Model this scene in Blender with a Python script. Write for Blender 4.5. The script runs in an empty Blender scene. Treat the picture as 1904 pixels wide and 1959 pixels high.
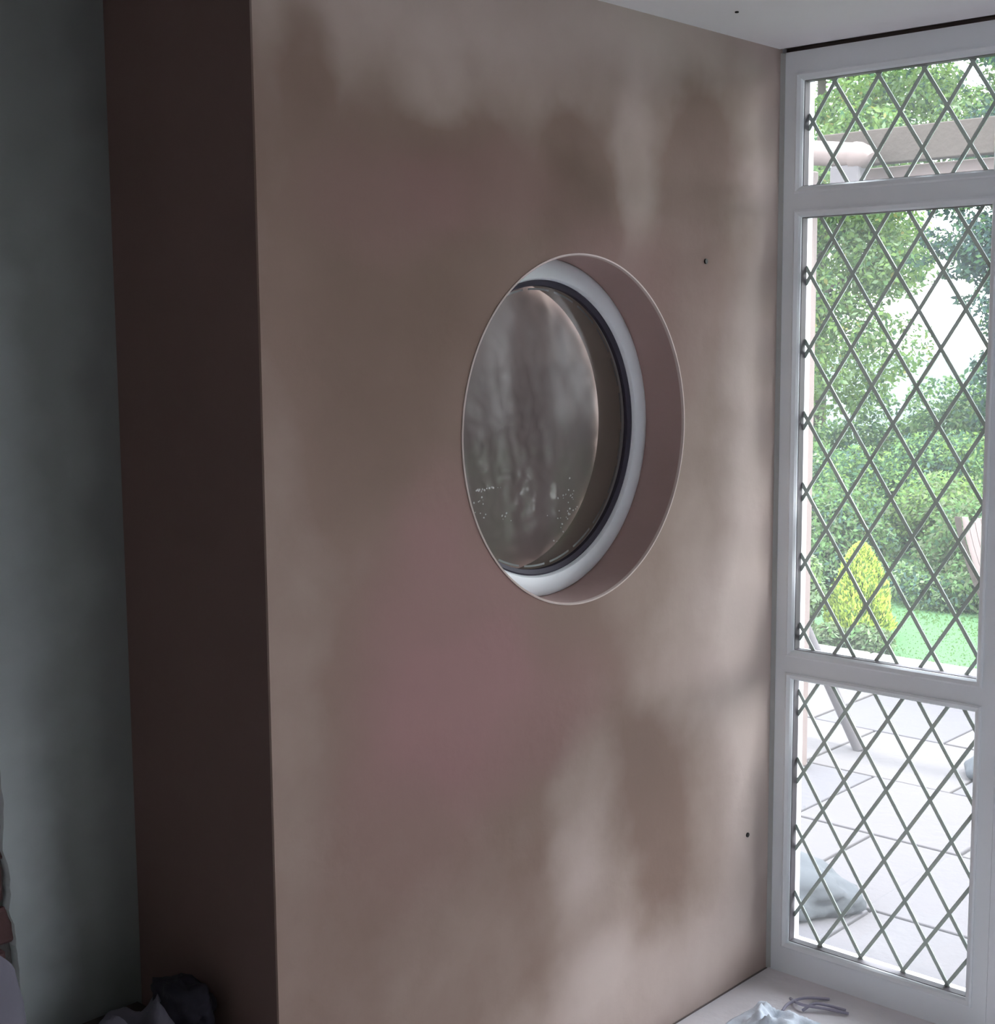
import bpy, bmesh, math, random
import numpy as np
from mathutils import Vector, Matrix, noise
S = bpy.context.scene
C = S.collection
PI = math.pi
# ---------------------------------------------------------------- camera
W_, H_ = 1904, 1959
cd = bpy.data.cameras.new('camera'); cam = bpy.data.objects.new('camera', cd); C.objects.link(cam); S.camera = cam
yaw, pit, rol = 0.74174, 0.1215, -0.00718
fw = Vector((math.cos(pit)*math.cos(yaw), math.cos(pit)*math.sin(yaw), -math.sin(pit)))
r = Vector((math.sin(yaw), -math.cos(yaw), 0)); u = r.cross(fw)
R = math.cos(rol)*r + math.sin(rol)*u; U = -math.sin(rol)*r + math.cos(rol)*u
cam.matrix_world = Matrix(((R.x, U.x, -fw.x, -2.9294), (R.y, U.y, -fw.y, -1.7886), (R.z, U.z, -fw.z, 1.5511), (0, 0, 0, 1)))
cd.sensor_fit = 'VERTICAL'; cd.sensor_height = 24; cd.lens = 2729.2/H_*24; cd.clip_start = 0.02; cd.clip_end = 1000
# ---------------------------------------------------------------- light
EXPOSURE = 2.4
S.view_settings.view_transform = 'Standard'; S.view_settings.look = 'None'; S.view_settings.gamma = 1
S.view_settings.use_curve_mapping = False; S.view_settings.exposure = EXPOSURE
wd = bpy.data.worlds.new('sky'); S.world = wd; wd.use_nodes = True
nt = wd.node_tree; bg = nt.nodes['Background']
tc = nt.nodes.new('ShaderNodeTexCoord'); nz = nt.nodes.new('ShaderNodeTexNoise'); nz.inputs['Scale'].default_value = 3.0
nz.inputs['Detail'].default_value = 4
rp = nt.nodes.new('ShaderNodeValToRGB'); rp.color_ramp.elements[0].position = .4; rp.color_ramp.elements[1].position = .62
rp.color_ramp.elements[0].color = (.80, .87, 1, 1); rp.color_ramp.elements[1].color = (1, .97, .97, 1)
nt.links.new(tc.outputs['Generated'], nz.inputs['Vector']); nt.links.new(nz.outputs['Fac'], rp.inputs['Fac'])
nt.links.new(rp.outputs['Color'], bg.inputs['Color']); bg.inputs['Strength'].default_value = 2.2
sl = bpy.data.lights.new('sun', 'SUN'); sun = bpy.data.objects.new('sun', sl); C.objects.link(sun)
sl.energy = 1.5; sl.angle = math.radians(2.5); sl.color = (1, .96, .88)
sun.rotation_euler = Vector((.12, .62, -1)).to_track_quat('-Z', 'Y').to_euler()
S.cycles.max_bounces = 10; S.cycles.diffuse_bounces = 7; S.cycles.transparent_max_bounces = 16
S.cycles.caustics_reflective = False; S.cycles.caustics_refractive = False

# ---------------------------------------------------------------- materials
def mat(name, col, rough=.8, bump=0, bscale=60, var=0, vscale=8, metal=0, spec=.3, coord='Object'):
    m = bpy.data.materials.new(name); m.use_nodes = True; n = m.node_tree; b = n.nodes['Principled BSDF']
    b.inputs['Base Color'].default_value = (*col, 1); b.inputs['Roughness'].default_value = rough
    b.inputs['Metallic'].default_value = metal; b.inputs['Specular IOR Level'].default_value = spec
    t = n.nodes.new('ShaderNodeTexCoord')
    if var:
        z = n.nodes.new('ShaderNodeTexNoise'); z.inputs['Scale'].default_value = vscale; z.inputs['Detail'].default_value = 5
        n.links.new(t.outputs[coord], z.inputs['Vector'])
        mx = n.nodes.new('ShaderNodeMix'); mx.data_type = 'RGBA'
        mx.inputs[6].default_value = (*[c*(1-var) for c in col], 1); mx.inputs[7].default_value = (*[min(1, c*(1+var)) for c in col], 1)
        n.links.new(z.outputs['Fac'], mx.inputs[0]); n.links.new(mx.outputs[2], b.inputs['Base Color'])
    if bump:
        z = n.nodes.new('ShaderNodeTexNoise'); z.inputs['Scale'].default_value = bscale; z.inputs['Detail'].default_value = 4
        n.links.new(t.outputs[coord], z.inputs['Vector'])
        bp = n.nodes.new('ShaderNodeBump'); bp.inputs['Strength'].default_value = bump; bp.inputs['Distance'].default_value = .01
        n.links.new(z.outputs['Fac'], bp.inputs['Height']); n.links.new(bp.outputs['Normal'], b.inputs['Normal'])
    return m

def glass(name, dust, veilcol=(.8, .85, .85), tint=(.95, .97, .96), rough=.03, refl=1.0):  # dust: translucent veil put in for flare haze, washes out the view
    m = bpy.data.materials.new(name); m.use_nodes = True; n = m.node_tree; n.nodes.clear()
    out = n.nodes.new('ShaderNodeOutputMaterial'); tr = n.nodes.new('ShaderNodeBsdfTransparent'); tr.inputs[0].default_value = (*tint, 1)
    gl = n.nodes.new('ShaderNodeBsdfGlossy'); gl.inputs['Roughness'].default_value = rough; gl.inputs[0].default_value = (refl, refl, refl, 1)
    fr = n.nodes.new('ShaderNodeFresnel'); fr.inputs[0].default_value = 1.45
    m1 = n.nodes.new('ShaderNodeMixShader'); n.links.new(fr.outputs[0], m1.inputs[0]); n.links.new(tr.outputs[0], m1.inputs[1]); n.links.new(gl.outputs[0], m1.inputs[2])
    tl = n.nodes.new('ShaderNodeBsdfTranslucent'); tl.inputs[0].default_value = (*veilcol, 1)
    m2 = n.nodes.new('ShaderNodeMixShader'); m2.inputs[0].default_value = dust
    n.links.new(m1.outputs[0], m2.inputs[1]); n.links.new(tl.outputs[0], m2.inputs[2]); n.links.new(m2.outputs[0], out.inputs[0])
    return m

def leaf(name, col, tr=.45):
    m = bpy.data.materials.new(name); m.use_nodes = True; n = m.node_tree; n.nodes.clear()
    out = n.nodes.new('ShaderNodeOutputMaterial'); d = n.nodes.new('ShaderNodeBsdfDiffuse'); t = n.nodes.new('ShaderNodeBsdfTranslucent')
    d.inputs[0].default_value = (*col, 1); t.inputs[0].default_value = (min(1, col[0]*1.15), min(1, col[1]*1.15), col[2]*.7, 1)
    mx = n.nodes.new('ShaderNodeMixShader'); mx.inputs[0].default_value = tr
    n.links.new(d.outputs[0], mx.inputs[1]); n.links.new(t.outputs[0], mx.inputs[2]); n.links.new(mx.outputs[0], out.inputs[0])
    return m

def plaster_mat(name, blobs, base, dry_lit, damp_shade, pink):
    """drying plaster: (x, z, rx, rz, rot, amount) patches; amount>0 dried pale and painted light, <0 painted shade and damp; kind 'p' pink"""
    m = bpy.data.materials.new(name); m.use_nodes = True; n = m.node_tree; L = n.links; b = n.nodes['Principled BSDF']
    b.inputs['Roughness'].default_value = .75; b.inputs['Specular IOR Level'].default_value = .25
    t = n.nodes.new('ShaderNodeNewGeometry')
    z = n.nodes.new('ShaderNodeTexNoise'); z.inputs['Scale'].default_value = 5; z.inputs['Detail'].default_value = 3
    L.new(t.outputs['Position'], z.inputs['Vector'])
    sb = n.nodes.new('ShaderNodeVectorMath'); sb.operation = 'SUBTRACT'; L.new(z.outputs['Color'], sb.inputs[0]); sb.inputs[1].default_value = (.5, .5, .5)
    sc = n.nodes.new('ShaderNodeVectorMath'); sc.operation = 'MULTIPLY_ADD'; L.new(sb.outputs[0], sc.inputs[0]); sc.inputs[1].default_value = (.14, .14, .14)
    L.new(t.outputs['Position'], sc.inputs[2])
    acc = {'d': None, 'p': None}
    for (x, zz, rx, rz, amt, kind) in blobs:
        s = n.nodes.new('ShaderNodeVectorMath'); s.operation = 'SUBTRACT'; L.new(sc.outputs[0], s.inputs[0]); s.inputs[1].default_value = (x, 0, zz)
        q = n.nodes.new('ShaderNodeVectorMath'); q.operation = 'MULTIPLY'; L.new(s.outputs[0], q.inputs[0]); q.inputs[1].default_value = (1/rx, 0, 1/rz)
        l = n.nodes.new('ShaderNodeVectorMath'); l.operation = 'LENGTH'; L.new(q.outputs[0], l.inputs[0])
        mr = n.nodes.new('ShaderNodeMapRange'); mr.interpolation_type = 'SMOOTHSTEP'; L.new(l.outputs['Value'], mr.inputs['Value'])
        mr.inputs['From Min'].default_value = 0.35; mr.inputs['From Max'].default_value = 1.25; mr.inputs['To Min'].default_value = amt; mr.inputs['To Max'].default_value = 0
        k = kind
        if acc[k] is None: acc[k] = mr.outputs[0]
        else:
            a = n.nodes.new('ShaderNodeMath'); a.operation = 'ADD'; L.new(acc[k], a.inputs[0]); L.new(mr.outputs[0], a.inputs[1]); acc[k] = a.outputs[0]
    z2 = n.nodes.new('ShaderNodeTexNoise'); z2.inputs['Scale'].default_value = 9; z2.inputs['Detail'].default_value = 6; L.new(t.outputs['Position'], z2.inputs['Vector'])
    a = n.nodes.new('ShaderNodeMath'); a.operation = 'MULTIPLY_ADD'; L.new(z2.outputs['Fac'], a.inputs[0]); a.inputs[1].default_value = .3; a.inputs[2].default_value = -.15
    a2 = n.nodes.new('ShaderNodeMath'); a2.operation = 'ADD'; L.new(a.outputs[0], a2.inputs[0]); L.new(acc['d'], a2.inputs[1])
    mr = n.nodes.new('ShaderNodeMapRange'); L.new(a2.outputs[0], mr.inputs['Value']); mr.inputs['From Min'].default_value = -1; mr.inputs['From Max'].default_value = 1
    ramp = n.nodes.new('ShaderNodeValToRGB'); e = ramp.color_ramp.elements
    e[0].position = 0; e[0].color = (*damp_shade, 1); e[1].position = 1; e[1].color = (*dry_lit, 1); k = e.new(.5); k.color = (*base, 1)
    L.new(mr.outputs[0], ramp.inputs['Fac'])
    mx = n.nodes.new('ShaderNodeMix'); mx.data_type = 'RGBA'; mx.clamp_factor = True
    L.new(acc['p'] if acc['p'] else z2.outputs['Fac'], mx.inputs[0]); L.new(ramp.outputs['Color'], mx.inputs[6]); mx.inputs[7].default_value = (*pink, 1)
    L.new(mx.outputs[2], b.inputs['Base Color'])
    z3 = n.nodes.new('ShaderNodeTexNoise'); z3.inputs['Scale'].default_value = 22; z3.inputs['Detail'].default_value = 6; L.new(t.outputs['Position'], z3.inputs['Vector'])
    bp = n.nodes.new('ShaderNodeBump'); bp.inputs['Strength'].default_value = .12; bp.inputs['Distance'].default_value = .01
    L.new(z3.outputs['Fac'], bp.inputs['Height']); L.new(bp.outputs['Normal'], b.inputs['Normal'])
    return m

BLOBS = [  # x, z, rx, rz, amount, kind
    (-1.0, 2.22, .95, .30, .75, 'd'), (-1.42, 2.0, .08, .12, -.35, 'd'), (-1.12, 1.98, .10, .10, .2, 'd'),
    (-1.08, 1.83, .15, .13, -.45, 'd'), (-.79, 1.93, .09, .09, -.4, 'd'), (-.74, 1.80, .15, .12, -.55, 'd'),
    (-.55, 1.90, .10, .22, .45, 'd'), (-.33, 1.98, .10, .14, -.35, 'd'), (-.36, 2.2, .4, .16, .3, 'd'),
    (-1.25, 1.55, .26, .32, -.45, 'd'), (-.95, 1.62, .28, .16, -.3, 'd'),
    (-.03, 1.2, .20, 1.4, .8, 'd'), (-.06, 1.88, .08, .2, .3, 'd'), (-.25, 1.3, .2, .5, .3, 'd'),  # pale strip by the window: drying plus painted window light
    (-.45, 1.0, .24, .3, .2, 'd'), (-.30, .85, .24, .26, .25, 'd'),
    (-.73, .62, .13, .28, .36, 'd'), (-.68, .36, .18, .24, .45, 'd'), (-.45, .52, .15, .28, -.12, 'd'), (-.45, .80, .14, .10, .1, 'd'),
    (-.15, .5, .22, .6, .5, 'd'), (-.55, .10, .5, .20, .8, 'd'), (-1.1, .3, .3, .3, .15, 'd'), (-1.5, 1.0, .12, .8, .15, 'd'),
    (-1.2, .95, .2, .2, -.2, 'd'), (-.85, .85, .25, .2, -.2, 'd'),
    (-1.1, 1.03, .28, .24, .75, 'p'), (-1.0, .84, .38, .18, .7, 'p'), (-1.2, .7, .25, .2, .3, 'p'), (-1.25, 1.78, .22, .10, .35, 'p'), (-1.0, 1.82, .25, .10, .35, 'p'),
    (-.62, 1.68, .2, .14, .4, 'p'), (-.36, 1.6, .22, .22, .25, 'p'), (-1.15, 1.25, .14, .12, .35, 'p'),
]
M = {}
M['plaster'] = plaster_mat('drying_plaster', BLOBS, (.25, .172, .138), (.57, .475, .43), (.165, .105, .080), (.295, .168, .158))
M['plaster_dark'] = mat('shaded_brown_plaster', (.140, .092, .080), .85, .15, 20, .15, 3)  # return and end face: shade put into a darker plaster colour
M['plaster_grey'] = plaster_mat('grey_plaster', [(-1.84, .25, .17, .8, .9, 'd'), (-1.80, 1.0, .14, .8, .35, 'd'), (-1.52, 1.0, .09, 1.6, -.6, 'd'), (-1.55, 2.1, .25, .3, -.3, 'd'), (-9, 1, .1, .1, .1, 'p')], (.23, .25, .235), (.62, .69, .68), (.12, .125, .115), (.25, .26, .25))  # pale lower left and dark corner paint the light gradient on this wall
M['reveal'] = mat('reveal_plaster', (.44, .315, .29), .85, .1, 25, .1, 6)
M['white'] = mat('white_upvc', (.88, .93, .96), .38, 0, 10, .03, 2, spec=.45)
M['paint'] = mat('ceiling_paint', (.87, .85, .87), .9, .08, 25, .03, 1.5)
M['seal'] = mat('rubber_and_shade', (.20, .185, .20), .5)
M['gap'] = mat('dark_gap_foam', (.16, .13, .125), .95)
M['silicone'] = mat('silicone', (.42, .42, .40), .6, .1, 40, .1, 20)
M['lead'] = mat('dull_lead', (.56, .66, .60), .5, .1, 80, .1, 30)
M['glass'] = glass('window_glass', .035)
M['round_glass'] = glass('round_glass', .02, rough=.09, refl=.3)
M['spacer'] = mat('aluminium', (.7, .7, .72), .3, metal=.9)
M['brick'] = mat('red_brick', (.20, .115, .11), .9, .5, 40, .25, 9)
M['brick2'] = mat('brown_brick', (.16, .11, .10), .9, .5, 40, .25, 9)
M['mortar'] = mat('mortar', (.20, .19, .18), .95, .5, 60, .2, 20)
M['floor'] = mat('dusty_floor', (.74, .71, .73), .85, .25, 30, .1, 6)
M['cloth'] = mat('pale_cloth', (.68, .74, .82), .9, .2, 60, .05, 8)
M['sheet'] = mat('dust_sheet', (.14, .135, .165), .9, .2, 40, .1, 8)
M['dark'] = mat('dark_fabric', (.02, .018, .028), .8, .3, 50, .2, 8)
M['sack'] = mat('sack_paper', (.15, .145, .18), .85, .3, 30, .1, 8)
M['cable'] = mat('cable_sheath', (.36, .34, .42), .6)
M['screw'] = mat('screw_head', (.01, .01, .01), .5)
M['slab'] = [mat('paving_%d' % i, c, .9, .3, 25, .06, 3) for i, c in enumerate([(.070, .066, .072), (.064, .062, .070), (.073, .069, .072)])]
M['joint'] = mat('paving_joint', (.06, .057, .06), .95)
M['kerb'] = mat('pale_kerb', (.17, .165, .16), .9, .2, 20, .05, 4)
M['lawn'] = mat('lawn', (.036, .092, .036), .95, .6, 40, .15, 6)
M['soil'] = mat('soil', (.12, .10, .07), .95, .6, 20, .3, 6)
M['hills'] = mat('hazy_hills', (.036, .058, .052), .95, 0, 1, .15, .05)
M['timber'] = mat('weathered_timber', (.042, .034, .029), .8, .3, 30, .15, 5)
M['pinkwood'] = mat('pinkish_timber', (.125, .10, .095), .75, .2, 20, .1, 5)
M['greywood'] = mat('grey_painted_timber', (.07, .065, .07), .7, .1, 20, .1, 5)
M['stone'] = mat('grey_stone', (.040, .046, .054), .9, .5, 12, .2, 5)
M['canvas'] = mat('cream_canvas', (.23, .19, .18), .85, .1, 30, .05, 8)
M['bark'] = mat('bark', (.035, .030, .026), .95, .8, 15, .3, 6)
M['render'] = mat('outside_render', (.62, .56, .50), .9, .3, 20, .08, 3)
LF = {k: leaf('leaf_'+k, (c[0]*.29, c[1]*.345, c[2]*.29) if k != 'yellow' else (c[0]*.6, c[1]*.6, c[2]*.6)) for k, c in dict(light=(.46, .62, .26), mid=(.30, .46, .24), dark=(.15, .27, .18), yellow=(.66, .84, .20),
      blue=(.10, .15, .19), blue2=(.18, .27, .28), pale=(.58, .70, .50), dull=(.34, .38, .27), amber=(.72, .60, .30)).items()}

# ---------------------------------------------------------------- mesh helpers
class MB:
    def __init__(s): s.v = []; s.f = []; s.mi = []
    def box(s, x0, x1, y0, y1, z0, z1, mi=0):
        b = len(s.v); s.v += [(x, y, z) for x in (x0, x1) for y in (y0, y1) for z in (z0, z1)]
        for q in ((0, 1, 3, 2), (4, 6, 7, 5), (0, 4, 5, 1), (2, 3, 7, 6), (0, 2, 6, 4), (1, 5, 7, 3)): s.f.append([b+i for i in q]); s.mi.append(mi)
    def poly(s, pts, mi=0):
        b = len(s.v); s.v += [tuple(p) for p in pts]; s.f.append(list(range(b, b+len(pts)))); s.mi.append(mi)
    def prism(s, pts, ext):
        """pts planar loop, extruded by vector ext"""
        b = len(s.v); n = len(pts); e = Vector(ext)
        s.v += [tuple(p) for p in pts] + [tuple(Vector(p)+e) for p in pts]
        s.f.append(list(range(b+n-1, b-1, -1))); s.f.append(list(range(b+n, b+2*n))); s.mi += [0, 0]
        for i in range(n): j = (i+1) % n; s.f.append([b+i, b+j, b+n+j, b+n+i]); s.mi.append(0)
    def tube(s, path, rad, n=10, cap=True):
        b = len(s.v); P = [Vector(p) for p in path]; rs = rad if isinstance(rad, (list, tuple)) else [rad]*len(P)
        ref = Vector((0, 0, 1))
        for i, p in enumerate(P):
            t = (P[min(i+1, len(P)-1)]-P[max(i-1, 0)]).normalized()
            a = t.cross(ref)
            if a.length < .05: a = t.cross(Vector((1, 0, 0)))
            a.normalize(); c = t.cross(a)
            for k in range(n):
                th = 2*PI*k/n; s.v.append(tuple(p+rs[i]*(a*math.cos(th)+c*math.sin(th))))
        for i in range(len(P)-1):
            for k in range(n): s.f.append([b+i*n+k, b+i*n+(k+1) % n, b+(i+1)*n+(k+1) % n, b+(i+1)*n+k]); s.mi.append(0)
        if cap:
            s.f.append([b+k for k in range(n)]); s.f.append([b+(len(P)-1)*n+n-1-k for k in range(n)]); s.mi += [0, 0]
    def lathe_y(s, cx, cz, prof, n=128, closed=True):
        """profile of (radius, y) revolved round the y axis through (cx, cz)"""
        b = len(s.v); m = len(prof)
        for k in range(n):
            th = 2*PI*k/n
            for (rr, y) in prof: s.v.append((cx+rr*math.cos(th), y, cz+rr*math.sin(th)))
        for k in range(n):
            for i in range(m if closed else m-1):
                j = (i+1) % m; s.f.append([b+k*m+i, b+k*m+j, b+((k+1) % n)*m+j, b+((k+1) % n)*m+i]); s.mi.append(0)
    def build(s, name, mats, parent=None, bevel=0, smooth=False, recalc=True):
        me = bpy.data.meshes.new(name); me.from_pydata(s.v, [], s.f)
        for m in (mats if isinstance(mats, (list, tuple)) else [mats]): me.materials.append(m)
        if any(s.mi): me.polygons.foreach_set('material_index', s.mi)
        if recalc:
            bm = bmesh.new(); bm.from_mesh(me); bmesh.ops.recalc_face_normals(bm, faces=bm.faces); bm.to_mesh(me); bm.free()
        if smooth:
            me.polygons.foreach_set('use_smooth', [True]*len(me.polygons))
        o = bpy.data.objects.new(name, me); C.objects.link(o)
        if parent: o.parent = parent
        if smooth == 'auto':
            md = o.modifiers.new('e', 'EDGE_SPLIT'); md.split_angle = math.radians(35)
        if bevel:
            b = o.modifiers.new('b', 'BEVEL'); b.width = bevel; b.segments = 2; b.limit_method = 'ANGLE'
        return o
def tag(o, label=None, cat=None, group=None, kind=None):
    for k, v in (('label', label), ('category', cat), ('group', group), ('kind', kind)):
        if v: o[k] = v
    return o
def empty(name, loc=(0, 0, 0)):
    o = bpy.data.objects.new(name, None); C.objects.link(o); o.location = loc; return o
def reparent(o, root):
    """child keeps its world place under an Empty at the thing's base"""
    o.parent = root; o.matrix_parent_inverse = Matrix.Translation(root.location).inverted(); return o

H = 2.2
# ---------------------------------------------------------------- setting: the wall with the round window
HX, HZ, HR = -.7246, 1.3661, .3444
XL = -1.5222; TW = .20
def holed_wall():
    m = MB(); N = 192; x0, x1, z0, z1 = XL, .0, -.02, H+.05
    angs = sorted(set([2*PI*k/N for k in range(N)] + [math.atan2(z-HZ, x-HX) % (2*PI) for x in (x0, x1) for z in (z0, z1)]))
    def edge(a):
        dx, dz = math.cos(a), math.sin(a); t = min([((x1 if dx > 0 else x0)-HX)/dx if abs(dx) > 1e-9 else 9e9, ((z1 if dz > 0 else z0)-HZ)/dz if abs(dz) > 1e-9 else 9e9])
        return HX+dx*t, HZ+dz*t
    n = len(angs); rows = []
    for a in angs:
        ex, ez = edge(a); row = [(ex, 0, ez)]
        for rr, y in ((HR+.004, 0), (HR+.001, .0012), (HR, .004), (HR, .135), (.302, .135), (.302, TW)): row.append((HX+rr*math.cos(a), y, HZ+rr*math.sin(a)))
        row.append((ex, TW, ez)); rows.append(row)
    k = len(rows[0]); m.v = [p for rw in rows for p in rw]
    for i in range(n):
        j = (i+1) % n
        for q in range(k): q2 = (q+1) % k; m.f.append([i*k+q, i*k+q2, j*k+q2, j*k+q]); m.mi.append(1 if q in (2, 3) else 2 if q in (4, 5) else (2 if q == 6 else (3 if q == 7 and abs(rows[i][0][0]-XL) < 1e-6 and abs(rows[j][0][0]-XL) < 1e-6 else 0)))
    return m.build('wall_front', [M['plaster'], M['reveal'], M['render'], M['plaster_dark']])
wf = tag(holed_wall(), 'freshly skimmed pink-brown plaster wall with drying patches around the round window', kind='structure')
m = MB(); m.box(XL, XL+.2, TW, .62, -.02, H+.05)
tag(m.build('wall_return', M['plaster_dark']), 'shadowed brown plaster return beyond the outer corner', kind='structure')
# angle bead at the outer corner
m = MB(); m.box(XL-.0012, XL+.004, -.0012, .004, -.02, H)
tag(m.build('trim_1', M['plaster']), 'thin plaster corner bead on the outer corner', kind='structure')
# left wall, mortar body, bricks and the ragged plaster coat
m = MB(); m.box(-6, XL, .428, .62, -.02, H+.05)
wl = tag(m.build('wall_left', M['mortar']), 'grey-green plastered wall with bare brick at its ragged edge', kind='structure')
rnd = random.Random(4)
bmesh_brick = []
for mi in (M['brick'], M['brick2']):
    m = MB(); m.box(0, .205, .418, .44, 0, .065); o = m.build('brick', mi, None, bevel=.004); bmesh_brick.append(o.data); bpy.data.objects.remove(o)
for row in range(30):
    off = 0 if row % 2 else .1075
    for k in range(4):
        x = -2.52+off+k*.215
        if x+.205 > -1.64 or x < -2.5: continue
        o = bpy.data.objects.new('brick', bmesh_brick[rnd.random() < .4]); C.objects.link(o); o.parent = wl
        o.location = (x, rnd.uniform(-.003, .002), row*.075)
        b = o.modifiers.new('b', 'BEVEL'); b.width = .005; b.segments = 1
def coat(xa, xb, ra, rb):
    """plaster coat between two edges; ra / rb give the edge x at height z"""
    m = MB(); zs = [-.02+i*.0135 for i in range(int((H+.05)/.0135)+2)]; b = []
    for z in zs:
        A, B = ra(z), rb(z); b.append(len(m.v)); m.v += [(A, .405, z), (B, .405, z), (B, .43, z), (A, .43, z)]
    for i in range(len(zs)-1):
        p, q = b[i], b[i+1]
        for k in range(4): j = (k+1) % 4; m.f.append([p+k, p+j, q+j, q+k]); m.mi.append(0)
    m.poly([m.v[b[0]+k] for k in range(4)]); m.poly([m.v[b[-1]+k] for k in range(4)])
    return m
KN = [(0, -1.75), (.40, -1.760), (.49, -1.7635), (.54, -1.766), (.565, -1.768), (.585, -1.776), (.62, -1.770), (.66, -1.772), (.70, -1.782), (.73, -1.778), (.78, -1.776), (.84, -1.779), (.90, -1.786), (.99, -1.779), (1.1, -1.80), (1.4, -1.78), (1.8, -1.79), (2.3, -1.78)]
def rag(z):
    for (a, xa), (b, xb) in zip(KN, KN[1:]):
        if a <= z <= b: return xa+(xb-xa)*(z-a)/(b-a)+.004*noise.noise(Vector((z*55, 1, 0)))
    return KN[0][1]
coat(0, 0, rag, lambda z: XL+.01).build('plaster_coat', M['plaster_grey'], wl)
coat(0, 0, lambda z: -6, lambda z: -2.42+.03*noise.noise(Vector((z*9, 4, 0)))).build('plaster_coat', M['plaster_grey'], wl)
# rest of the shell
m = MB(); m.box(-6.2, -.012, -5.0, .62, H, H+.12)
tag(m.build('ceiling', M['paint']), 'off-white painted ceiling', kind='structure')
m = MB(); m.box(-6.2, .0, -5.0, .62, -.12, 0)
tag(m.build('floor', M['floor']), 'pale dusty floor below the leaded window', kind='structure')
m = MB(); m.box(-6.2, -6, -5, .62, 0, H); tag(m.build('wall_side', M['paint']), kind='structure')
m = MB()
m.box(-6, .07, -5, -4.8, 0, H)
tag(m.build('wall_back', M['paint']), kind='structure')
m = MB(); m.box(0.0002, .066, .0003, .2, -.02, H+.12); m.box(0, .12, -4.8, -4.459, 0, H); tag(m.build('wall_right', M['paint']), kind='structure')
# dark gap above the window head, sealant beads, roof edge
m = MB(); m.box(.018, .07, -4.456, 0, 2.193, H+.12); m.box(-.02, .018, -4.456, 0, H+.004, H+.12)
tag(m.build('trim_2', M['gap']), 'dark open gap between the window head and the ceiling', kind='structure')
m = MB()
pts = [(-.009, -.0002), (-.0005, -.0095), (-.0005, -.0002)]
m.prism([(x, y, 0.002) for x, y in pts], (0, 0, 2.19))
tag(m.build('trim_3', M['silicone'], bevel=.001), 'grey sealant bead between plaster wall and window frame', kind='structure')
m = MB(); m.box(XL, -.004, -.0022, .0, .0003, .0035)  # dark joint line laid along the wall foot as a thin strip
tag(m.build('trim_4', M['gap']), 'thin dark gap between plaster wall and floor', kind='structure')
m = MB(); m.box(-6.3, .14, -5.1, .66, H+.12, H+.2); m.box(.07, .14, -5.1, .2, H-.0, H+.12)
tag(m.build('roof', M['render']), kind='structure')

# ---------------------------------------------------------------- leaded windows
def clip_poly(P, y0, y1, z0, z1):
    for ax, lim, sg in ((0, y0, 1), (0, y1, -1), (1, z0, 1), (1, z1, -1)):
        out = []
        for i in range(len(P)):
            a, b = P[i], P[(i+1) % len(P)]; da, db = sg*(a[ax]-lim), sg*(b[ax]-lim)
            if da >= 0: out.append(a)
            if (da >= 0) != (db >= 0): t = da/(da-db); out.append((a[0]+t*(b[0]-a[0]), a[1]+t*(b[1]-a[1])))
        P = out
        if not P: break
    return P
PY, PZ = .054, .084; GX = .030
def came(parent, y0, y1, z0, z1, oy, oz):
    for sg in (1, -1):
        for k in range(-14, 15):
            # line through (oy+2*PY*k, oz) direction (PY, sg*PZ)
            by = oy+2*PY*k; ts = []
            tl, th = -99, 99
            for lo, hi, o_, d in ((y0, y1, by, PY), (z0, z1, oz, sg*PZ)):
                a, b = (lo-o_)/d, (hi-o_)/d
                tl = max(tl, min(a, b)); th = min(th, max(a, b))
            if th-tl < .12: continue
            a = Vector((0, by+tl*PY, oz+sg*tl*PZ)); b = Vector((0, by+th*PY, oz+sg*th*PZ)); d = (b-a).normalized(); nn = Vector((0, -d.z, d.y))*.0042
            x = GX-.0022 + (0 if sg > 0 else .0003)
            m = MB(); m.prism([(x, *(a+nn).yz), (x, *(b+nn).yz), (x, *(b-nn).yz), (x, *(a-nn).yz)], (.003, 0, 0))
            m.build('lead_strip', M['lead'], parent)
def pane_set(parent, y0, y1, z0, z1, oy, oz):
    i0, i1 = int((y0-oy)/PY)-2, int((y1-oy)/PY)+2; j0, j1 = int((z0-oz)/PZ)-2, int((z1-oz)/PZ)+2
    for i in range(i0, i1+1):
        for j in range(j0, j1+1):
            if (i+j) % 2 == 0: continue
            c = (oy+i*PY, oz+j*PZ); e = .999
            P = clip_poly([(c[0]-PY*e, c[1]), (c[0], c[1]-PZ*e), (c[0]+PY*e, c[1]), (c[0], c[1]+PZ*e)], y0, y1, z0, z1)
            if len(P) < 3: continue
            ar = abs(sum(P[k][0]*P[(k+1) % len(P)][1]-P[(k+1) % len(P)][0]*P[k][1] for k in range(len(P))))/2
            if ar < 2e-5: continue
            m = MB(); m.poly([(GX, y, z) for y, z in P]); m.build('pane', M['glass'], parent)
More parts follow.
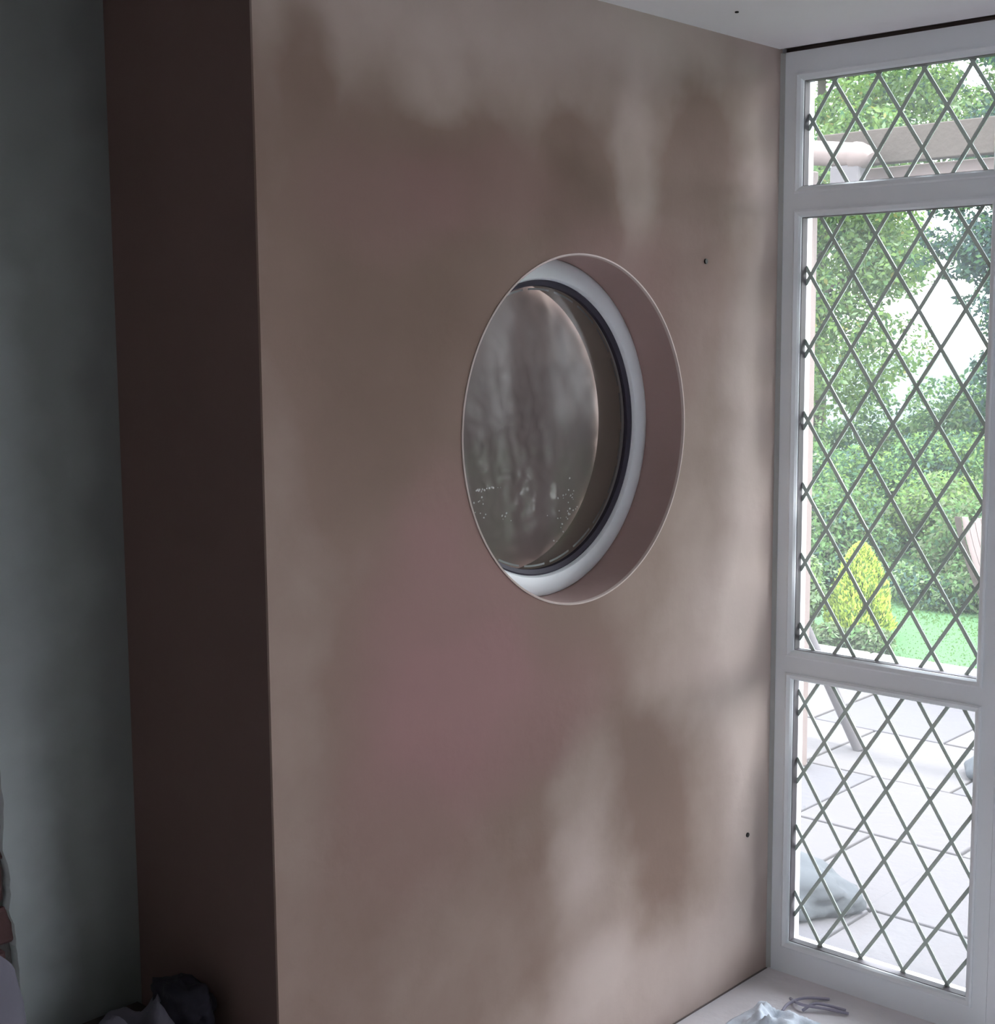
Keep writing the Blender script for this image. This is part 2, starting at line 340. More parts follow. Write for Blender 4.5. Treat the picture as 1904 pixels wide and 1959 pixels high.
def window(k, shift, label, leaded=True):
    root = tag(empty('window_%d' % k, (0, 0, 0)), label, kind='structure')
    y0, y1 = -.507+shift, -.054+shift; top = 2.1925
    rects = [(1.891, 2.127, -.065, 2.036), (.807, 1.821, -.067, 1.185), (.081, .7355, -.074, .507)]
    fr = MB(); D = .066; e = .0
    q = .006; zs = [0, .081-q, .7355+q, .807-q, 1.821+q, 1.891-q, 2.127+q, top]
    ys = [y0-.0497, y0-q, y1+q, shift-.0003]
    def face(x, flip):
        for a in range(3):
            for b in range(7):
                if a == 1 and b in (1, 3, 5): continue
                fr.poly([(x, ys[a], zs[b]), (x, ys[a+1], zs[b]), (x, ys[a+1], zs[b+1]), (x, ys[a], zs[b+1])])
    face(0, 0); face(D, 1)
    fr.poly([(0, ys[0], 0), (0, ys[0], top), (D, ys[0], top), (D, ys[0], 0)]); fr.poly([(0, ys[3], 0), (0, ys[3], top), (D, ys[3], top), (D, ys[3], 0)])
    fr.poly([(0, ys[0], 0), (0, ys[3], 0), (D, ys[3], 0), (D, ys[0], 0)]); fr.poly([(0, ys[0], top), (0, ys[3], top), (D, ys[3], top), (D, ys[0], top)])
    for (z0, z1, _, _) in rects:
        L = [(y0-q, z0-q), (y1+q, z0-q), (y1+q, z1+q), (y0-q, z1+q)]
        for i in range(4):
            (a, b), (c, d) = L[i], L[(i+1) % 4]; fr.poly([(0, a, b), (0, c, d), (D, c, d), (D, a, b)])
    me = fr.build('frame', M['white'], root)
    bm = bmesh.new(); bm.from_mesh(me.data); bmesh.ops.remove_doubles(bm, verts=bm.verts, dist=1e-5); bmesh.ops.recalc_face_normals(bm, faces=bm.faces)
    bm.to_mesh(me.data); bm.free()
    b = me.modifiers.new('b', 'BEVEL'); b.width = .003; b.segments = 2; b.limit_method = 'ANGLE'
    for (z0, z1, oy, oz) in rects:
        # glazing bead: a chamfered ring round the pane
        m = MB(); w = .016
        prof = [(-w, -.0004), (-w, -.0035), (-w*.75, -.0055), (-.004, -.0015), (0.0, .004), (.0, GX+.006), (-.0057, GX+.006), (-.0057, -.0004)]
        n = len(prof); cor = [(y0, z0, -1, -1), (y1, z0, 1, -1), (y1, z1, 1, 1), (y0, z1, -1, 1)]
        for (cy, cz, sy, sz) in cor:
            for (o_, x) in prof: m.v.append((x, cy-sy*o_, cz-sz*o_))
        for i in range(4):
            j = (i+1) % 4
            for e_ in range(n): e2 = (e_+1) % n; m.f.append([i*n+e_, i*n+e2, j*n+e2, j*n+e_]); m.mi.append(0)
        bead = m.build('glazing_bead', M['white'], root)
        m = MB(); g = .0015
        for a in ((y0, y0+g, z0, z1), (y1-g, y1, z0, z1), (y0, y1, z0, z0+g), (y0, y1, z1-g, z1)): m.box(.009, GX+.0005, *a)  # gasket widened over the bead's inner side to paint its shade
        m.build('gasket_and_shade', M['seal'], bead)
        if leaded: pane_set(bead, y0, y1, z0, z1, oy+shift, oz); came(bead, y0, y1, z0, z1, oy+shift, oz)
        else: m = MB(); m.poly([(GX, y0, z0), (GX, y1, z0), (GX, y1, z1), (GX, y0, z1)]); m.build('pane', M['glass'], bead)
    return root
window(1, 0, 'white framed window with three panes of diamond leaded glass beside the plaster wall')
for k in range(1, 8): window(1+k, -.557*k, 'unseen white framed window added for daylight, number %s from the plaster wall' % ('zero one two three four five six seven eight'.split()[k+1]), k < 3)  # unseen units added to bring daylight to the left wall

# ---------------------------------------------------------------- round window
rw = tag(empty('window_9', (HX, .1, HZ-HR)), 'round white framed window set deep in the pink plaster wall', kind='structure')
def rpart(m, name, mt, **k): return reparent(m.build(name, mt, None, **k), rw)
m = MB(); m.lathe_y(HX, HZ, [(.3435, .100), (.340, .0965), (.330, .0945), (.312, .0950), (.304, .098), (.3005, .104), (.3005, .134), (.3435, .134)], 160); rpart(m, 'ring_frame', M['white'], smooth='auto')
m = MB(); m.lathe_y(HX, HZ, [(.3005, .106), (.297, .105), (.289, .110), (.288, .118), (.3005, .120)], 160); rpart(m, 'seal', mat('dark_gasket', (.045, .04, .06), .5), smooth='auto')
m = MB(); m.lathe_y(HX, HZ, [(HR+.0035, .0005), (HR+.0035, -.0015), (HR+.0005, -.0022), (HR-.001, .0005), (HR-.001, .004), (HR+.0005, .004)], 160); rpart(m, 'rim_bead', mat('rim_bead', (.62, .52, .48), .6), smooth='auto')
m = MB(); m.poly([(HX+.2885*math.cos(2*PI*k/128), .116, HZ+.2885*math.sin(2*PI*k/128)) for k in range(128)]); rpart(m, 'pane', M['round_glass'])
m = MB()
for k in range(22):
    a0 = 2*PI*k/22; a1 = a0+2*PI/22*.8; n = 8
    for i in range(n):
        p = a0+(a1-a0)*i/n; q = a0+(a1-a0)*(i+1)/n
        m.poly([(HX+rr*math.cos(t), .122, HZ+rr*math.sin(t)) for rr, t in ((.2845, p), (.2845, q), (.2805, q), (.2805, p))])
rpart(m, 'spacer_bar', M['spacer'])
# wrinkled protective film taped over the outside
def film():
    m = MB(); nr, na = 40, 120
    def dy(x, z):
        v = .010*noise.noise(Vector((x*9+z*1.5, z*1.3, 2)))+.006*noise.noise(Vector((x*26+z*5, z*4, 5)))+.003*noise.noise(Vector((x*50, z*50, 1)))
        return .212+v
    for i in range(nr+1):
        rr = .325*i/nr
        for k in range(na):
            th = 2*PI*k/na; x = rr*math.cos(th); z = rr*math.sin(th); m.v.append((HX+x, dy(x, z), HZ+z))
    for i in range(nr):
        for k in range(na): m.f.append([i*na+k, i*na+(k+1) % na, (i+1)*na+(k+1) % na, (i+1)*na+k]); m.mi.append(0)
    mt = bpy.data.materials.new('protective_film'); mt.use_nodes = True; n = mt.node_tree; n.nodes.clear(); L = n.links
    out = n.nodes.new('ShaderNodeOutputMaterial'); tr = n.nodes.new('ShaderNodeBsdfTransparent'); tr.inputs[0].default_value = (.018, .016, .015, 1)
    di = n.nodes.new('ShaderNodeBsdfDiffuse'); di.inputs[0].default_value = (.33, .26, .25, 1)
    tl = n.nodes.new('ShaderNodeBsdfTranslucent'); tl.inputs[0].default_value = (.009, .007, .0068, 1)
    gl = n.nodes.new('ShaderNodeBsdfGlossy'); gl.inputs['Roughness'].default_value = .12
    a = n.nodes.new('ShaderNodeAddShader'); L.new(di.outputs[0], a.inputs[0]); L.new(tl.outputs[0], a.inputs[1])
    m1 = n.nodes.new('ShaderNodeMixShader'); m1.inputs[0].default_value = .14; L.new(a.outputs[0], m1.inputs[1]); L.new(tr.outputs[0], m1.inputs[2])
    m2 = n.nodes.new('ShaderNodeMixShader'); m2.inputs[0].default_value = .05; L.new(m1.outputs[0], m2.inputs[1]); L.new(gl.outputs[0], m2.inputs[2])
    L.new(m2.outputs[0], out.inputs[0])
    return rpart(m, 'protective_film', mt, smooth=True)
def flecks():
    m = MB(); q = random.Random(3)  # raised pale chips painting reflected sparkles onto the pane
    for (x, z, n, sx, sz) in FLK:
        for _ in range(n):
            cx_, cz_ = x+q.gauss(0, sx), z+q.gauss(0, sz); rr_ = q.uniform(.0008, .0026)
            if (cx_-HX)**2+(cz_-HZ)**2 > .27**2: continue
            m.prism([(cx_+rr_*math.cos(a*PI/3)*q.uniform(.6, 1.3), .1155, cz_+rr_*math.sin(a*PI/3)*q.uniform(.6, 1.3)) for a in range(6)], (0, -.0008, 0))
    rpart(m, 'glint_flecks', mat('painted_glint', (.62, .60, .60), .6))['kind'] = 'stuff'
FLK = [(-.885, 1.255, 16, .026, .0015), (-.907, 1.225, 10, .012, .012), (-.825, 1.197, 5, .008, .008), (-.63, 1.177, 6, .006, .006), (-.63, 1.215, 20, .022, .022), (-.66, 1.17, 8, .016, .02)]
flecks()
tag(film(), 'wrinkled brownish protective film outside the glass')

# ---------------------------------------------------------------- small things indoors
for x, y, z, lab, ax in ((-.3017, 0, 1.713, 'small black screw head in plaster wall, upper right of the round window', 'y'), (-.1007, 0, .3666, 'small black screw head low in plaster wall near leaded window', 'y'),
                         (-.4063, -.1405, 2.2, 'tiny dark screw head in the ceiling', 'z')):
    m = MB(); rr = .0058 if ax == 'y' else .004
    for k in range(2):
        pass
    ring = [(rr*math.cos(2*PI*k/12), rr*math.sin(2*PI*k/12)) for k in range(12)]
    if ax == 'y': m.prism([(a, -.003, b) for a, b in ring], (0, .004, 0))
    else: m.prism([(a, b, -.003) for a, b in ring], (0, 0, .004))
    o = m.build('screw', M['screw'], bevel=.001); o.location = (x, y, z); tag(o, lab, 'screw')

def crumple(name, cx, cy, z0, sx, sy, hgt, mt, seed, n=44, shape=None, solid=.003, freq=1.5):
    m = MB()
    for i in range(n+1):
        for j in range(n+1):
            a, b = i/n*2-1, j/n*2-1; v = Vector((a*freq+seed, b*freq, seed))
            ridge = (1-abs(noise.noise(v)*2))**2*.6+.4*(1-abs(noise.noise(v*2.3)*2))
            env = max(0, 1-max(abs(a), abs(b))**2.5) if shape is None else shape(a, b)
            wob = .12*noise.noise(Vector((a*1.7, b*1.7, seed+9)))
            m.v.append((cx+sx*(a+wob*(1)), cy+sy*(b+.12*noise.noise(Vector((b*2, a*2, seed+3)))), z0+.003+hgt*max(0, ridge)*env))
    for i in range(n):
        for j in range(n): k = i*(n+1)+j; m.f.append([k, k+1, k+n+2, k+n+1]); m.mi.append(0)
    o = m.build(name, mt, smooth=True); s = o.modifiers.new('s', 'SOLIDIFY'); s.thickness = solid; s.offset = 1; return o
o = crumple('cloth', -.335, -.185, .0, .14, .09, .06, M['cloth'], 3.1, freq=1.1); tag(o, 'crumpled pale blue cloth on the floor below the leaded window', 'cloth')
def cable(pts, lab, rad=.0035):
    P = [Vector(p) for p in pts]; Q = []
    for i in range(len(P)-1):
        p0, p1, p2, p3 = P[max(i-1, 0)], P[i], P[i+1], P[min(i+2, len(P)-1)]
        for k in range(6):
            t = k/6; Q.append(.5*((2*p1)+(-p0+p2)*t+(2*p0-5*p1+4*p2-p3)*t*t+(-p0+3*p1-3*p2+p3)*t**3))
    Q.append(P[-1]); m = MB(); m.tube(Q, rad, 8); tag(m.build('cable_offcut', M['cable'], smooth=True), lab, 'cable', 'cable offcuts on the floor')
z = .0045
cable([(-.187, -.155, z), (-.150, -.150, z+.004), (-.105, -.165, z+.006), (-.060, -.205, z)], 'grey cable offcut curving towards the window, furthest from the cloth tip')
cable([(-.118, -.135, z), (-.140, -.180, z+.007), (-.115, -.230, z+.004), (-.095, -.275, z)], 'long grey cable offcut crossing over another beside the pale cloth')
cable([(-.152, -.188, z), (-.118, -.205, z+.010), (-.085, -.262, z)], 'short grey cable offcut lying in the fork of the pair')
m = MB()
m.box(.0, .0, 0, 0, 0, 0)
# crate with sheet, dark bag, plaster sack at the lower left corner
cr = tag(empty('wooden_crate', (-1.654, .20, 0)), 'low wooden crate standing against the shadowed return', 'crate')
def cpart(m, n, mt, **k): return reparent(m.build(n, mt, None, **k), cr)
for k in range(4):
    for y in (.02, .365):
        m = MB(); m.box(-1.76, -1.548, y, y+.015, .015+k*.082, .088+k*.082); cpart(m, 'slat', M['timber'], bevel=.002)
    for x in (-1.76, -1.563):
        m = MB(); m.box(x, x+.015, .037, .363, .015+k*.082, .088+k*.082); cpart(m, 'slat', M['timber'], bevel=.002)
m = MB(); m.box(-1.76, -1.548, .02, .38, .340, .350); cpart(m, 'lid', M['timber'])
o = crumple('dust_sheet', -1.665, .17, .352, .09, .15, .10, M['sheet'], 7.7, freq=.9, shape=lambda a, b: max(0, 1-max(abs(a), abs(b))**4)); tag(o, 'pale grey crumpled dust sheet on the crate by the dark corner', 'sheet')
def blob(name, c, rad, mt, seed, amp=.25, sub=4, fq=2.0, flat=None):
    bm = bmesh.new(); bmesh.ops.create_icosphere(bm, subdivisions=sub, radius=1)
    for v in bm.verts:
        d = 1+amp*noise.noise(v.co*fq+Vector((seed, 0, 0)))+amp*.4*noise.noise(v.co*fq*3+Vector((seed, 5, 0)))
        p = Vector((v.co.x*rad[0]*d, v.co.y*rad[1]*d, v.co.z*rad[2]*d))
        if flat is not None: p.z = max(p.z, flat)
        v.co = p
    me = bpy.data.meshes.new(name); bm.to_mesh(me); bm.free(); me.materials.append(mt); me.polygons.foreach_set('use_smooth', [True]*len(me.polygons))
    o = bpy.data.objects.new(name, me); C.objects.link(o); o.location = c; return o
o = blob('cloth_bag', (-1.585, .18, .425), (.04, .07, .045), M['dark'], 2.2, .35, 4, 1.6, -.05); tag(o, 'small black fabric bag slumped on the dust sheet', 'bag')
m = MB()
sk = []
nz_, na = 16, 28
for i in range(nz_+1):
    t = i/nz_; z = t*.665
    w = .135*(1-.12*t) if t < .9 else .135*.85; d = .075*(1-.75*max(0, t-.55)/.45)
    for k in range(na):
        th = 2*PI*k/na; cx_, sy_ = math.cos(th), math.sin(th); p = .6
        x = w*math.copysign(abs(cx_)**p, cx_); y = d*math.copysign(abs(sy_)**p, sy_)
        nn = noise.noise(Vector((x*12, y*12, z*9)))*.012
        zz = z if i < nz_ else z-.015*abs(noise.noise(Vector((x*20, 0, 1))))-.045*max(0, x/.135)**2
        m.v.append((-2.004+x+nn, .18+y+nn, zz+.001-(.05*max(0, x/.135)**2 if t > .8 else 0)))
for i in range(nz_):
    for k in range(na): m.f.append([i*na+k, i*na+(k+1) % na, (i+1)*na+(k+1) % na, (i+1)*na+k]); m.mi.append(0)
m.f.append(list(range(na))); m.mi.append(0); m.f.append([nz_*na+na-1-k for k in range(na)]); m.mi.append(0)
tag(m.build('plaster_sack', M['sack'], smooth='auto'), 'pale grey paper plaster sack standing before the bare brick', 'sack')

# ---------------------------------------------------------------- outdoors: ground
def struct(m, name, mt, label=None): return tag(m.build(name, mt), label, kind='structure')
m = MB(); m.box(.13, 3.62, -6, 9, -.2, -.112); pt = struct(m, 'patio', M['joint'], 'pale sunlit paved patio outside the leaded window')
for i in range(6):
    m0 = None
    for j in range(24):
        x0 = .14+i*.58; y0 = -5.9+j*.6+(.3 if i % 2 else 0)
        m = MB(); m.box(x0, x0+.568, y0, y0+.588, -.112-.02, -.1+rnd.uniform(-.0015, .0015))
        m.build('paving_slab', M['slab'][rnd.randrange(3)], pt, bevel=.004)
for j in range(16):
    m = MB(); m.box(3.63, 3.75, -5.5+j*.9, -4.61+j*.9, -.25, -.085); m.build('kerbstone', M['kerb'], pt, bevel=.01)
def ground(name, x0, x1, y0, y1, f, mt, label, n=40):
    m = MB()
    for i in range(n+1):
        for j in range(n+1): x = x0+(x1-x0)*i/n; y = y0+(y1-y0)*j/n; m.v.append((x, y, f(x, y)))
    for i in range(n):
        for j in range(n): k = i*(n+1)+j; m.f.append([k, k+1, k+n+2, k+n+1]); m.mi.append(0)
    o = m.build(name, mt, smooth=True); return tag(o, label, kind='structure')
ground('lawn', 3.7, 26, -18, 30, lambda x, y: -.16-.004*max(0, x-8)**2+.02*noise.noise(Vector((x, y, 0))), M['lawn'], 'bright green lawn beyond the patio edge', 60)
ground('hills', 26, 240, -90, 190, lambda x, y: -7.5+max(0, x-60)*.026+2.0*noise.noise(Vector((x*.02, y*.02, 0))), M['hills'], 'hazy green hillside far beyond the garden', 60)
m = MB(); m.box(-6.3, .13, .66, 12, -.3, -.15); struct(m, 'ground', M['soil'])

# lawn grass near the patio: stuff
def blades(name, n, fpos, hgt, mts, parent=None, seed=1):
    rr = np.random.RandomState(seed); P = fpos(rr, n); a = rr.rand(n)*2*PI; h = hgt*(.6+.8*rr.rand(n)); w = .006+.005*rr.rand(n)
    dx, dy = np.cos(a)*w, np.sin(a)*w; lx, ly = rr.randn(n)*h*.35, rr.randn(n)*h*.35
    V = np.empty((n, 3, 3)); V[:, 0] = P+np.c_[dx, dy, 0*w]; V[:, 1] = P-np.c_[dx, dy, 0*w]; V[:, 2] = P+np.c_[lx, ly, h]
    return raw(name, V.reshape(-1, 3), 3, rr.randint(0, len(mts), n), mts, parent)
def raw(name, V, k, mi, mts, parent=None):
    n = len(V)//k; me = bpy.data.meshes.new(name); me.vertices.add(len(V)); me.vertices.foreach_set('co', V.astype(np.float32).ravel())
    me.loops.add(n*k); me.loops.foreach_set('vertex_index', np.arange(n*k, dtype=np.int32)); me.polygons.add(n)
    me.polygons.foreach_set('loop_start', np.arange(0, n*k, k, dtype=np.int32)); me.polygons.foreach_set('loop_total', np.full(n, k, dtype=np.int32))
    for m_ in mts: me.materials.append(m_)
    me.polygons.foreach_set('material_index', np.asarray(mi, dtype=np.int32)); me.update(); me.validate()
    o = bpy.data.objects.new(name, me); C.objects.link(o)
    if parent: o.parent = parent
    return o
def leaves(name, clumps, n, size, mts, wts, parent, seed, elong=1.6):
    """leaf quads on clumps (cx, cy, cz, rx, ry, rz) relative to parent"""
    rr = np.random.RandomState(seed); cl = np.array(clumps); vol = (cl[:, 3]*cl[:, 4]*cl[:, 5])**.67; idx = rr.choice(len(cl), n, p=vol/vol.sum())
    d = rr.randn(n, 3); d /= np.linalg.norm(d, axis=1)[:, None]; rad = .55+.5*rr.rand(n)**.6
    P = cl[idx, :3]+d*cl[idx, 3:]*rad[:, None]
    nrm = d*.7+rr.randn(n, 3)*.8+np.array([0, 0, .5]); nrm /= np.linalg.norm(nrm, axis=1)[:, None]
    t = np.cross(nrm, rr.randn(n, 3)); t /= np.linalg.norm(t, axis=1)[:, None]; b = np.cross(nrm, t)
    s = size*(.6+.8*rr.rand(n))[:, None]; V = np.empty((n, 4, 3))
    V[:, 0] = P-t*s*elong; V[:, 1] = P-b*s*.8; V[:, 2] = P+t*s*elong; V[:, 3] = P+b*s*.8
    cm = rr.choice(len(mts), n, p=np.array(wts)/sum(wts))
    o = raw(name, V.reshape(-1, 3), 4, cm, mts, parent); o['kind'] = 'stuff'; return o
def clumpset(c, r, n, size, seed):
    rr = np.random.RandomState(seed); out = []
    for _ in range(n):
        d = rr.randn(3); d /= np.linalg.norm(d); q = .35+.6*rr.rand()**.5
        s = size*(.6+.8*rr.rand()); out.append((c[0]+d[0]*r[0]*q, c[1]+d[1]*r[1]*q, c[2]+d[2]*r[2]*q, s, s, s*.7))
    return out
def tree(name, loc, cz, r, n, nclump, csize, lsize, kinds, wts, label, cat, seed, trunk=.12, group=None, extra=()):
    root = tag(empty(name, loc), label, cat, group)
    cl = clumpset((0, 0, cz), r, nclump, csize, seed)+list(extra)
    leaves('foliage', cl, n, lsize, [LF[k] for k in kinds], wts, root, seed)
    m = MB(); top = cz+r[2]*.4
    m.tube([(0, 0, -.1), (.03, .02, top*.35), (-.04, .05, top*.7), (0, 0, top)], [trunk, trunk*.8, trunk*.55, trunk*.2], 10)
    for c in cl[::max(1, nclump//10)]:
        z0 = max(.2, min(c[2]*.7, top*.8)); m.tube([(0, 0, z0), (c[0]*.5, c[1]*.5, (z0+c[2])*.5+.1), (c[0], c[1], c[2])], [trunk*.35, trunk*.22, trunk*.08], 6)
    m.build('trunk', M['bark'], root, smooth=True)
    return root
G = 'trees and shrubs in the garden'
def gz(x): return -.18-.004*max(0, x-8)**2
tree('broadleaf_tree', (11.0, 6.6, gz(11)), 3.4, (2.0, 1.35, 3.3), 60000, 90, .46, .022, ['light', 'mid', 'pale', 'dark', 'amber'], [5, 3, 3, 1, .3], 'light green broadleaf tree filling the left of the leaded window', 'tree', 11)
tree('broadleaf_tree', (17.5, 9.9, gz(17.5)), 7.2, (3, 2.9, 4.0), 40000, 60, .7, .032, ['light', 'mid', 'blue2', 'pale'], [4, 3, 2, 2], 'tall green tree rising behind the light one, seen in the top pane', 'tree', 12)
tree('conifer_tree', (9.4, 3.22, gz(9.4)), 2.6, (.7, .42, 2.4), 30000, 60, .28, .019, ['blue', 'blue2', 'dark', 'mid'], [4, 3, 2, .6], 'dark blue-green tree at the right edge of the leaded window', 'tree', 13,
     trunk=.06, extra=[(0, .25, 2.0, .25, .2, .4), (0, .1, 1.5, .3, .25, .5), (0, .3, 1.2, .25, .2, .3), (.05, .45, 2.45, .2, .16, .12), (.05, .75, 2.28, .16, .12, .05), (0, .62, 2.05, .1, .09, .05), (0, .9, 2.6, .2, .16, .1), (.1, .55, 2.75, .3, .22, .2), (0, .8, 2.9, .25, .2, .14), (-.1, .75, 2.5, .2, .12, .1), (0, 1.05, 2.42, .2, .14, .06), (0, .5, 3.2, .3, .25, .2), (.1, .62, 2.3, .12, .1, .07)])
tree('broadleaf_tree', (12.0, 4.45, gz(12)), 5.0, (1.3, 1.75, 1.6), 32000, 40, .42, .022, ['light', 'pale', 'mid', 'blue2'], [4, 3, 2, 1], 'pale green tree crown overhanging above the timber beam', 'tree', 14, trunk=.06)
tree('broadleaf_tree', (13.5, 6.1, gz(13.5)), .3, (1.4, 1.5, .9), 24000, 30, .40, .022, ['mid', 'dark', 'blue2', 'pale'], [3, 2, 2, 2], 'low rounded tree below the gap of sky', 'tree', 15, trunk=.08)
tree('broadleaf_tree', (9, 12.5, gz(9)), 3.0, (2.4, 2.4, 2.8), 14000, 50, .6, .05, ['light', 'mid', 'dark'], [3, 3, 1], 'broad green tree standing left of the view from the window', 'tree', 16)
tree('broadleaf_tree', (12, 0, gz(12)), 3.0, (2.4, 2.2, 2.8), 14000, 50, .6, .05, ['light', 'mid', 'dark'], [3, 3, 2], 'broad green tree standing right of the view from the window', 'tree', 17)
for k, (x, y, w, h, kn, wt, lab) in enumerate([
        (7.6, 4.5, .8, .80, ['mid', 'dark', 'blue2', 'pale'], [3, 2, 2, 1], 'mid green rounded shrub behind the golden conifer'),
        (7.4, 3.3, .8, .85, ['mid', 'light', 'dark', 'blue2'], [3, 2, 2, 2], 'bushy green shrub in the middle of the view below the sky gap'),
        (6.6, 2.45, .45, .62, ['light', 'mid', 'dull'], [3, 2, 2], 'light green shrub behind the cream garden seat'),
        (6.0, 1.8, .7, .60, ['dull', 'mid', 'dark'], [2, 2, 1], 'dull green shrub right of the cream garden seat'),
        (6.0, 3.2, .5, .50, ['mid', 'blue2', 'dull'], [3, 1, 1], 'small green shrub directly behind the golden conifer, nearest the lawn'),
        (7.0, 5.4, .8, .9, ['mid', 'pale', 'dull'], [3, 2, 1], 'green shrub at the far left behind the pale bush')]):
    rt = tag(empty('shrub', (x, y, gz(x))), lab, 'shrub', G)
    leaves('foliage', clumpset((0, 0, h*.55), (w*.8, w*.8, h*.5), 26, .24, 30+k), 20000, .013, [LF[q] for q in kn], wt, rt, 40+k)
    m = MB()
    for q in range(5): a = q*1.26; m.tube([(0, 0, -.05), (.1*math.cos(a), .1*math.sin(a), h*.3), (.3*w*math.cos(a), .3*w*math.sin(a), h*.6)], [.02, .014, .006], 6)
    m.build('stem', M['bark'], rt, smooth=True)
# low hedge row and border plants beyond the lawn
hd = tag(empty('hedge', (5.6, 3.0, -.16)), 'low blue-green border hedge at the far side of the lawn', 'hedge')
leaves('foliage', [(0+.15*math.sin(k), -1.6+k*.16, .10, .16, .14, .13) for k in range(24)], 14000, .012, [LF['blue2'], LF['mid'], LF['pale']], [2, 2, 2], hd, 60)
# golden dwarf conifer
gc = tag(empty('golden_conifer', (4.35, 2.09, -.17)), 'small cone-shaped golden yellow conifer at the patio edge', 'conifer')
rr = np.random.RandomState(5); n = 14000; t = rr.rand(n)**.8; zz = t*.55; rad = .205*np.clip(1-t**2.2, 0.0, 1)**.6*(.95-.25*t)*(1-.25*(t < .12)); a = rr.rand(n)*2*PI; q = (.7+.35*rr.rand(n))*(1+.12*np.sin(a*5+zz*20))
P = np.c_[np.cos(a)*rad*q, np.sin(a)*rad*q, zz]; up = np.c_[np.cos(a)*.5, np.sin(a)*.5, np.ones(n)]+rr.randn(n, 3)*.3; up /= np.linalg.norm(up, axis=1)[:, None]
sd = np.cross(up, rr.randn(n, 3)); sd /= np.linalg.norm(sd, axis=1)[:, None]; s = (.007+.008*rr.rand(n))[:, None]
V = np.empty((n, 4, 3)); V[:, 0] = P-up*s; V[:, 1] = P+sd*s*.6; V[:, 2] = P+up*s*1.6; V[:, 3] = P-sd*s*.6
raw('foliage', V.reshape(-1, 3), 4, rr.choice(4, n, p=[.70, .15, .03, .12]), [LF['yellow'], LF['light'], LF['amber'], LF['mid']], gc)['kind'] = 'stuff'
m = MB(); m.tube([(0, 0, -.02), (0, 0, .45)], [.018, .006], 8); m.build('stem', M['bark'], gc)
# pale variegated shrub and low border plants
ps = tag(empty('variegated_shrub', (4.2, 2.36, -.17)), 'pale green variegated shrub left of the golden conifer', 'shrub')
leaves('foliage', [(0, 0, .36, .10, .10, .13), (.02, .03, .2, .13, .12, .14), (-.02, -.06, .27, .08, .08, .1), (0, .15, .25, .13, .13, .2)], 2600, .013, [LF['pale'], LF['light']], [3, 1], ps, 70)
m = MB(); m.tube([(0, 0, -.02), (.01, .01, .35)], [.01, .004], 6); m.build('stem', M['bark'], ps)
for k, (x, y) in enumerate([(4.0, 2.25), (4.0, 2.08), (4.05, 1.92), (3.95, 2.42), (4.02, 1.80)]):
    bp = tag(empty('border_plant', (x, y, -.17)), ['dull brown-green border plant below the pale shrub', 'dull border plant directly below the golden conifer', 'low border plant at the right foot of the golden conifer', 'leggy border plant at the left end of the row', 'smallest border plant next to the open lawn'][k], 'plant', 'border plants along the kerb')
    leaves('foliage', [(0, 0, .07, .085, .085, .08)], 700, .012, [LF['dull'], LF['mid'], LF['pale']], [4, 2, 1], bp, 80+k)
    m = MB(); m.tube([(0, 0, -.01), (0, 0, .1)], .004, 5); m.build('stem', M['bark'], bp)
tag(blades('grass', 26000, lambda rr, n: np.c_[3.8+3.2*rr.rand(n)**1.5, -1.5+5*rr.rand(n), np.full(n, -.165)], .014, [LF['mid'], LF['mid']]), 'short green grass on the lawn', 'grass', kind='stuff')

# pergola post + beam
pg = tag(empty('pergola', (1.79, .97, -.1)), 'tan timber pergola with a wide horizontal beam outside the window', 'pergola')
def gpart(m, n, mt, **k): return reparent(m.build(n, mt, None, **k), pg)
m = MB(); m.box(1.76, 1.83, .955, 1.025, -.1, 2.15); gpart(m, 'post', M['pinkwood'], bevel=.006)
m = MB(); m.box(1.76, 1.83, -3.2, -3.13, -.1, 2.15); gpart(m, 'post', M['pinkwood'], bevel=.006)
m = MB(); m.prism([(1.765, .93, 2.27), (1.765, .93, 2.235), (1.765, .80, 2.15), (1.765, -3.4, 2.15), (1.765, -3.4, 2.27)], (.055, 0, 0)); gpart(m, 'beam', M['timber'], bevel=.004)
m = MB(); m.box(1.835, 1.865, -3.3, .86, 2.075, 2.145); gpart(m, 'rail', M['pinkwood'], bevel=.004)
# swing frame with round top pole and leaning leg
sw = tag(empty('swing_frame', (2.13, 1.5, -.1)), 'round-poled timber swing frame with a leaning leg left of the pergola', 'swing')
def spart(m, n, mt, **k): return reparent(m.build(n, mt, None, **k), sw)
def oval(y): return
m = MB(); m.tube([(1.66, 2.9, 2.50), (1.66, .90, 2.198), (1.66, .715, 2.172)], .043, 20); spart(m, 'top_pole', M['pinkwood'], smooth='auto')
m = MB(); m.tube([(1.66, .722, 2.172), (1.66, .70, 2.168), (1.66, .675, 2.160), (1.66, .662, 2.152), (1.66, .656, 2.145)], [.048, .048, .042, .030, .010], 20); spart(m, 'end_cap', M['pinkwood'], smooth='auto')
m = MB(); m.box(1.63, 1.69, .685, .80, 2.03, 2.14); spart(m, 'bracket', M['greywood'], bevel=.01)
m = MB(); m.tube([(2.15, .905, -.1), (2.12, 1.02, .143), (1.72, 1.95, 2.36)], .024, 14); spart(m, 'leg', M['greywood'], smooth='auto')
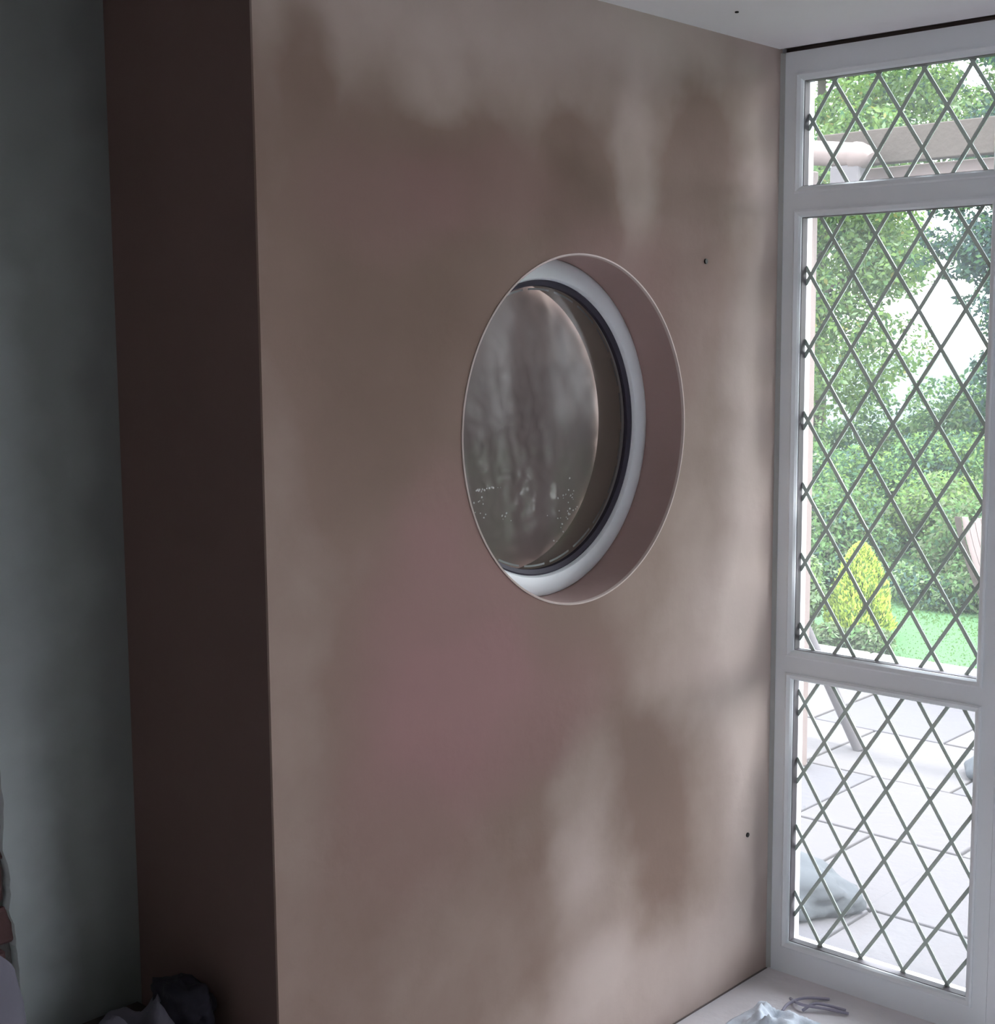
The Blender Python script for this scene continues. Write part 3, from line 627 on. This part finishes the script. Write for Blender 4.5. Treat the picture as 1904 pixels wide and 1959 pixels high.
m = MB(); m.tube([(2.15, 2.9, -.1), (2.12, 2.4, 1.2), (1.66, 2.15, 2.38)], .024, 14); spart(m, 'leg', M['greywood'], smooth='auto')
# curved garden seat at the right edge
gs = tag(empty('garden_seat', (3.35, .95, -.1)), 'curved garden seat with cream slats behind the window mullion', 'seat')
def qpart(m, n, mt, **k): return reparent(m.build(n, mt, None, **k), gs)
def arc(t, o=0): return (3.3+.02*t, 1.055+o-.13*t**1.6-.06*t, .72-.50*t)
def strip(o0, o1, ts0, ts1, dx=0):
    m = MB(); N = 12; th = .008
    for i in range(N+1):
        t = i/N*(ts1-ts0)+ts0
        a = Vector(arc(t, o0)); b = Vector(arc(t, o1)); m.v += [(a.x+dx, a.y, a.z), (b.x+dx, b.y, b.z), (b.x+dx+th, b.y, b.z), (a.x+dx+th, a.y, a.z)]
    for i in range(N):
        for k in range(4): j = (k+1) % 4; m.f.append([i*4+k, i*4+j, i*4+4+j, i*4+4+k]); m.mi.append(0)
    m.f.append([0, 1, 2, 3]); m.f.append([N*4+3, N*4+2, N*4+1, N*4]); m.mi += [0, 0]; return m
for k in range(6):
    w = .028; qpart(strip(-.026-k*.031, -.026-k*.031-w, (0 if k != 1 else .04), .95), 'slat', M['canvas'])
qpart(strip(.004, -.024, 0, 1.15, -.012), 'side_rail', M['timber'])
qpart(strip(-.215, -.243, 0, 1.15, -.012), 'side_rail', M['timber'])
for y in (.86, .64):
    m = MB(); m.tube([(3.34, y, .10), (3.42, y+.02, -.1)], .014, 8); qpart(m, 'leg', M['timber'])
m = MB(); m.tube([(3.315, .90, .14), (3.315, .60, .14)], .012, 8); qpart(m, 'crossbar', M['timber'])
# stones on the patio
o = blob('rock', (.62, .37, -.055), (.15, .27, .085), M['stone'], 5.0, .25, 4, 1.4, -.046); tag(o, 'rough grey rock on the patio at the lower left of the leaded window', 'rock')
o = blob('rock', (2.15, .36, -.07), (.09, .10, .05), M['stone'], 8.0, .25, 3, 1.4, -.031); tag(o, 'small grey rock on the patio beside the window mullion', 'rock')
